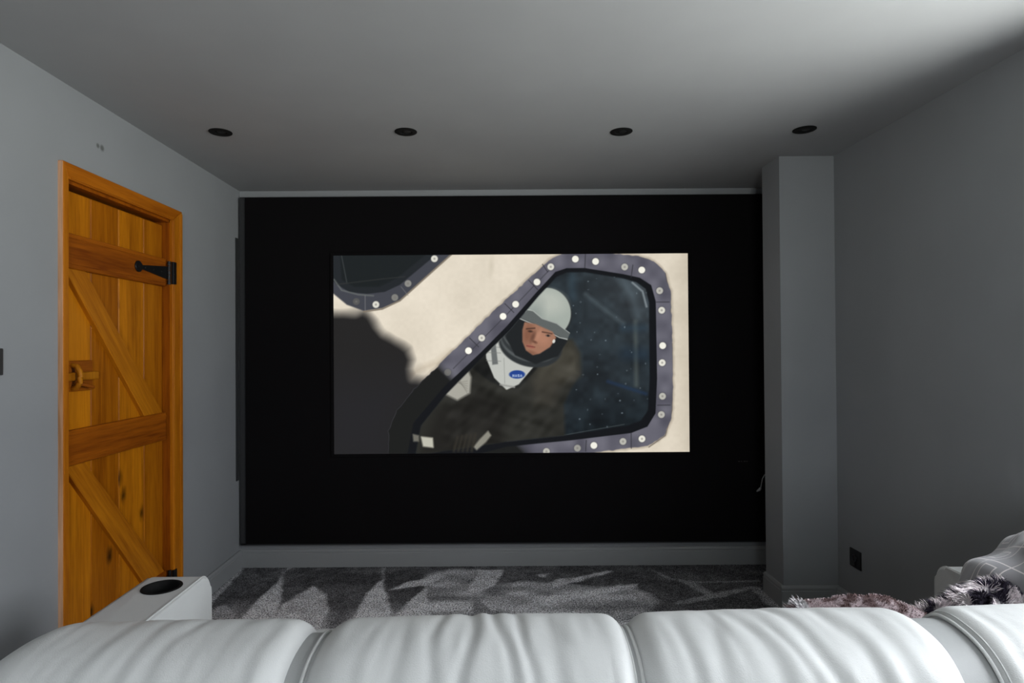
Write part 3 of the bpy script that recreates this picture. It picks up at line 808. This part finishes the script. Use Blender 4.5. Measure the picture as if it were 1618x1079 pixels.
# folds: x, slant, half width, depth, y from, y to, wave
F1 = [(-.68, .05, .016, .0045, .90, 1.26, .004), (-.61, .05, .013, .004, .92, 1.24, .004), (-.56, .08, .014, .0045, .9, 1.25, .005), (-.47, .10, .018, .004, .95, 1.26, .006), (-.40, .1, .014, .003, .9, 1.2, .004)]
F2 = [(-.105, .02, .012, .0055, .90, 1.27, .006), (-.045, .06, .012, .007, .90, 1.30, .006), (.010, -.16, .011, .0065, .9, 1.28, .005), (.048, -.12, .010, .0055, .9, 1.26, .004),
      (.100, -.10, .014, .0035, .9, 1.22, .005), (-.165, .05, .016, .003, .9, 1.24, .005), (-.225, .05, .012, .002, .9, 1.2, .003), (.195, .02, .010, .004, .9, 1.08, .004)]
F3 = [(.545, -.20, .015, .0075, .90, 1.28, .006), (.625, -.05, .016, .006, .90, 1.27, .006), (.455, -.15, .015, .0055, .90, 1.27, .006), (.395, .12, .017, .0045, .90, 1.27, .006),
      (.69, .05, .018, .004, .92, 1.25, .006), (.335, .06, .014, .004, .92, 1.22, .005), (.50, -.2, .010, .003, .95, 1.2, .004)]
F4 = [(.905, .2, .012, .0025, .9, 1.25, .004), (1.05, .1, .02, .003, .9, 1.25, .006), (1.2, .1, .02, .004, .9, 1.25, .006)]
b1 = backrest(-.898, -.342, .115, .050, F1, 1.3)
b2 = backrest(-.324, .2475, .060, .040, F2, 4.1, 1.1)
b3 = backrest(.2535, .836, .050, .075, F3, 7.7, 1.2)
b4 = backrest(.868, 1.44, .045, .05, F4, 9.2, .8)
def gusset(x0, x1, inset):
    bm = BM(); n = 60
    V = [[bm.verts.new(backpt(x, .04 + .92 * j / n, inset)) for x in (x0, (x0 + x1) / 2, x1)] for j in range(n + 1)]
    for j in range(n):
        for i in range(2): bm.faces.new((V[j][i], V[j][i + 1], V[j + 1][i + 1], V[j + 1][i]))
    return obj('gusset', bm, lea_shade, sofa, smooth=True)
gusset(-.375, -.300, .024); gusset(.225, .275, .024); gusset(.79, .90, .020)
piping(-.320, .022, .0035, b2); piping(.244, .024, .003, b2); piping(.2565, .024, .0035, b3)
piping(.875, .014, .0032, b4); piping(.886, .0075, .0014, b4)

def rbox(name, x0, x1, y0, y1, z0, z1, r, parent=sofa, mat=lea, seg=5):
    bm = BM(); box(bm, x0, x1, y0, y1, z0, z1, bev=r, seg=seg); return obj(name, bm, mat, parent, smooth=True)
# seat base, seats and front rail
rbox('base', -.93, 1.48, 1.00, 2.00, .06, .33, .03)
for xa, xb in ((-.925, -.335), (-.330, .268), (.273, .880), (.885, 1.475)):
    rbox('seat', xa, xb, 1.27, 2.02, .31, .475, .045)
foot_m = plain('dark_wood_foot', (.03, .02, .015), rough=.5)
for fx, fy in ((-1.0, 1.1), (-1.0, 1.9), (1.56, 1.1), (1.56, 1.9)):
    bm = BM(); lathe(bm, (fx, fy, 0), [(0, 0), (.022, 0), (.028, .07), (0, .07)], 16); obj('foot', bm, foot_m, sofa)
def armrest(x0, x1, yb, yf, zt, inner, hole=None):
    """rounded box, front end bulges slightly below the top"""
    bm = BM()
    pr = []                                   # outline in (y, z) of the arm seen from the side
    pr += [(yb, .065), (yf + .030, .065), (yf + .036, .30), (yf + .034, zt - .06)]
    for k in range(9):
        a = k / 8 * PI / 2
        pr.append((yf - .02 + .052 * math.cos(a), zt - .048 + .048 * math.sin(a)))
    pr += [(yb, zt)]
    prism_x(bm, pr, x0, x1)
    es = [e for e in bm.edges if abs(e.verts[0].co.x - e.verts[1].co.x) < 1e-6]
    bmesh.ops.bevel(bm, geom=es, offset=.011, segments=4, profile=.5, affect='EDGES')
    o = obj('armrest', bm, lea, sofa, smooth=True)
    if hole:
        cb = BM(); lathe(cb, (hole[0], hole[1], zt - .07), [(0, 0), (.052, 0), (.052, .2), (0, .2)], 48)
        co = obj('cutter', cb, lea); co.location = (0, 0, 0)
        co.location = Vector((0, 0, 0))
        md = o.modifiers.new('b', 'BOOLEAN'); md.operation = 'DIFFERENCE'; md.object = co; md.solver = 'EXACT'
        dg = bpy.context.evaluated_depsgraph_get(); dg.update()
        me = bpy.data.meshes.new_from_object(o.evaluated_get(dg))
        o.modifiers.clear(); old = o.data; o.data = me; bpy.data.meshes.remove(old); me.set_sharp_from_angle(angle=math.radians(38))
        bpy.data.objects.remove(co)
    return o
ar1 = armrest(-1.118, -.936, 1.00, 1.985, .65, 1, hole=(-1.030, 1.888))
ar2 = armrest(1.490, 1.690, 1.00, 2.030, .65, -1)
def arm_seam(x, yb, yf, zt, parent):
    bm = BM(); pts = [(x, yb + .05, zt - .0005)] + [(x, yb + (yf - yb) * k / 10, zt - .0005) for k in range(1, 10)]
    for k in range(7):
        a = PI / 2 - k / 6 * PI / 2; pts.append((x, yf - .02 + .0515 * math.cos(a), zt - .048 + .0475 * math.sin(a)))
    tube(bm, pts, .0032, 8); obj('piping', bm, lea, parent, smooth=True)
arm_seam(-.946, 1.0, 1.985, .65, ar1); arm_seam(1.500, 1.0, 2.03, .65, ar2)
cup_m = plain('black_cup_holder', (.005, .005, .005), rough=.75, spec=.15)
bm = BM(); lathe(bm, (-1.030, 1.888, .65), [(.0515, -.001), (.0590, .0005), (.0585, .0025), (.0555, .0035), (.0515, .0025), (.0495, -.002), (.0485, -.030), (0, -.032)], 48)
cu = obj('cup_holder', bm, cup_m, sofa, smooth=True); cu['label'] = 'black round cup holder in the armrest'

# ---------------------------------------------------------------- fur throw and cushion
KX = [.74, .79, .82, .87, .91, .97, 1.03, 1.09, 1.125, 1.15, 1.18, 1.21, 1.25, 1.30, 1.36, 1.42, 1.47]
KZ = [.50, .675, .698, .710, .719, .722, .722, .706, .688, .702, .706, .742, .756, .760, .760, .752, .60]
def throw_h(x, y):
    top = float(np.interp(x, KX, KZ))
    yc = 1.60 + .02 * math.sin(x * 9)
    e = math.exp(-((y - yc) / .13) ** 2)
    base = .478
    n = noise.noise(Vector((x * 14, y * 14, 2))) * .012 + noise.noise(Vector((x * 40, y * 40, 5))) * .006
    return base + (top - base) * e + n * e
fur_rs = random.Random(3)
def fur_col(x, y, k):
    n = noise.noise(Vector((x * 32, y * 32, 9))); n2 = noise.noise(Vector((x * 55, y * 55, 4)))
    if x < 1.115:
        c = Vector((.44, .355, .37)) if n + .5 * n2 > -.02 else Vector((.15, .095, .095))
        if x < .83 and n > -.1: c = Vector((.62, .60, .62))
        return c * (.75 + .5 * k)
    if n + .4 * n2 + (.10 if x < 1.22 else -.02) > .02: return Vector((.74, .68, .70)) * (.8 + .3 * k)
    return Vector((.035, .028, .05)) * (.7 + .6 * k)
nxg, nyg = 90, 60
bm = BM(); cl = bm.loops.layers.float_color.new('Col')
V = [[bm.verts.new((.735 + .735 * i / (nxg - 1), 1.325 + .55 * j / (nyg - 1), throw_h(.735 + .735 * i / (nxg - 1), 1.325 + .55 * j / (nyg - 1)))) for i in range(nxg)] for j in range(nyg)]
Vb = [[bm.verts.new((v.co.x, v.co.y, max(.476, v.co.z - .02))) for v in row] for row in V]
for j in range(nyg - 1):
    for i in range(nxg - 1):
        bm.faces.new((V[j][i], V[j][i + 1], V[j + 1][i + 1], V[j + 1][i])); bm.faces.new((Vb[j][i], Vb[j + 1][i], Vb[j + 1][i + 1], Vb[j][i + 1]))
for i in range(nxg - 1):
    bm.faces.new((V[0][i], Vb[0][i], Vb[0][i + 1], V[0][i + 1])); bm.faces.new((V[-1][i], V[-1][i + 1], Vb[-1][i + 1], Vb[-1][i]))
for j in range(nyg - 1):
    bm.faces.new((V[j][0], V[j + 1][0], Vb[j + 1][0], Vb[j][0])); bm.faces.new((V[j][-1], Vb[j][-1], Vb[j + 1][-1], V[j + 1][-1]))
bm.normal_update()
for f_ in bm.faces:
    for l in f_.loops:
        c = fur_col(l.vert.co.x, l.vert.co.y, .3) * .6; l[cl] = (*c, 1)
throw = tag(empty('fur_throw', (1.1, 1.6, .476)), 'brown and white faux fur throw heaped on the sofa beside the patterned cushion', 'throw')
fur_m = vcol_mat('faux_fur', rough=.8, spec=.2)
obj('throw_cloth', bm, fur_m, throw, smooth=True)
bm = BM(); cl = bm.loops.layers.float_color.new('Col')
for _ in range(30000):
    x = fur_rs.uniform(.77, 1.46); y = fur_rs.uniform(1.42, 1.78); z = throw_h(x, y)
    e = .006
    nrm = Vector((-(throw_h(x + e, y) - z) / e, -(throw_h(x, y + e) - z) / e, 1)).normalized()
    long_ = x > 1.115 or x < .82
    L = fur_rs.uniform(.018, .034) if long_ else fur_rs.uniform(.004, .010)
    cl_n = noise.noise_vector(Vector((x * 26, y * 26, 1.5))) * (1.4 if long_ else .7)
    d = (nrm + cl_n + Vector((fur_rs.uniform(-.25, .25), fur_rs.uniform(-.25, .25), fur_rs.uniform(-.1, .1)))).normalized()
    c = fur_col(x, y, fur_rs.random())
    wv = d.cross(Vector((fur_rs.uniform(-1, 1), fur_rs.uniform(-1, 1), fur_rs.uniform(-1, 1)))).normalized() * (.0009 if long_ else .0008)
    b = Vector((x, y, z - .002)); md = b + d * L * .55; tp = b + d * L + Vector((0, 0, -.2 * L))
    v = [bm.verts.new(q) for q in (b - wv, b + wv, md + wv * .8, md - wv * .8, tp)]
    fa = bm.faces.new((v[0], v[1], v[2], v[3])); fb = bm.faces.new((v[3], v[2], v[4]))
    tipc = c * 1.25 if c.x > .2 else c
    for l in fa.loops: l[cl] = (*(c * .7 if l.vert in v[:2] else c), 1)
    for l in fb.loops: l[cl] = (*tipc, 1)
fu = obj('fur', bm, fur_m, throw); fu['kind'] = 'stuff'

m, t, b = newmat('zigzag_cushion_cloth')
tcn = t.nodes.new('ShaderNodeUVMap')
def nmath(op, a, bb=None):
    n = t.nodes.new('ShaderNodeMath'); n.operation = op
    for i, v in enumerate((a, bb)):
        if v is None: continue
        if isinstance(v, (int, float)): n.inputs[i].default_value = v
        else: t.links.new(v, n.inputs[i])
    return n.outputs[0]
sx_ = t.nodes.new('ShaderNodeSeparateXYZ'); t.links.new(tcn.outputs[0], sx_.inputs[0])
def fold(v, k): return nmath('ABSOLUTE', nmath('SUBTRACT', nmath('FRACT', nmath('MULTIPLY', v, k)), .5))
# concentric diamond outlines: |u|+|v| in each cell
s_ = nmath('ADD', fold(sx_.outputs[0], 3.6), fold(sx_.outputs[1], 3.6))
l1 = nmath('LESS_THAN', nmath('ABSOLUTE', nmath('SUBTRACT', s_, .50)), .020)
l2 = nmath('LESS_THAN', nmath('ABSOLUTE', nmath('SUBTRACT', s_, .24)), .020)
lm = nmath('MAXIMUM', l1, l2)
mx = t.nodes.new('ShaderNodeMixRGB'); mx.inputs[1].default_value = (.23, .225, .24, 1); mx.inputs[2].default_value = (.62, .57, .57, 1)
t.links.new(lm, mx.inputs[0]); t.links.new(mx.outputs[0], b.inputs['Base Color'])
b.inputs['Roughness'].default_value = .9; b.inputs['Sheen Weight'].default_value = .3
cushion_m = m
bm = BM(); n = 60; uvl = bm.loops.layers.uv.new('UVMap')
R = Matrix.Translation((1.515, 1.690, .752)) @ Matrix.Rotation(-1.078, 4, 'Z') @ Matrix.Rotation(-.645, 4, 'Y') @ Matrix.Rotation(-1.365, 4, 'X')
# local: x across, z up, y thickness
def pil(u, v, side):
    e = max(0, (1 - u ** 4) * (1 - v ** 4)) ** .5
    px = u * .225 * (1 - .05 * v * v); pz = v * .215 * (1 - .06 * u * u)
    th = .085 * e + noise.noise(Vector((u * 2.3, v * 2.3, side * 4))) * .014 * e + .010 * e * math.sin(7 * u + 5 * v)
    return R @ Vector((px, side * th, pz))
fr_ = {}
for side in (-1, 1):
    for i in range(n + 1):
        for j in range(n + 1):
            u, v = -1 + 2 * i / n, -1 + 2 * j / n
            if side == 1 and (i in (0, n) or j in (0, n)): fr_[side, i, j] = fr_[-1, i, j]
            else: fr_[side, i, j] = bm.verts.new(pil(u, v, side))
for side in (-1, 1):
    for i in range(n):
        for j in range(n):
            q = [(i, j), (i + 1, j), (i + 1, j + 1), (i, j + 1)]
            f_ = bm.faces.new([fr_[side, *k] for k in q])
            for l, k in zip(f_.loops, q): l[uvl].uv = (k[0] / n, k[1] / n)
cus = tag(obj('patterned_cushion', bm, cushion_m, smooth=True, origin=(1.515, 1.690, .752)),
          'grey cushion with thin pale geometric line pattern behind the fur throw', 'cushion')
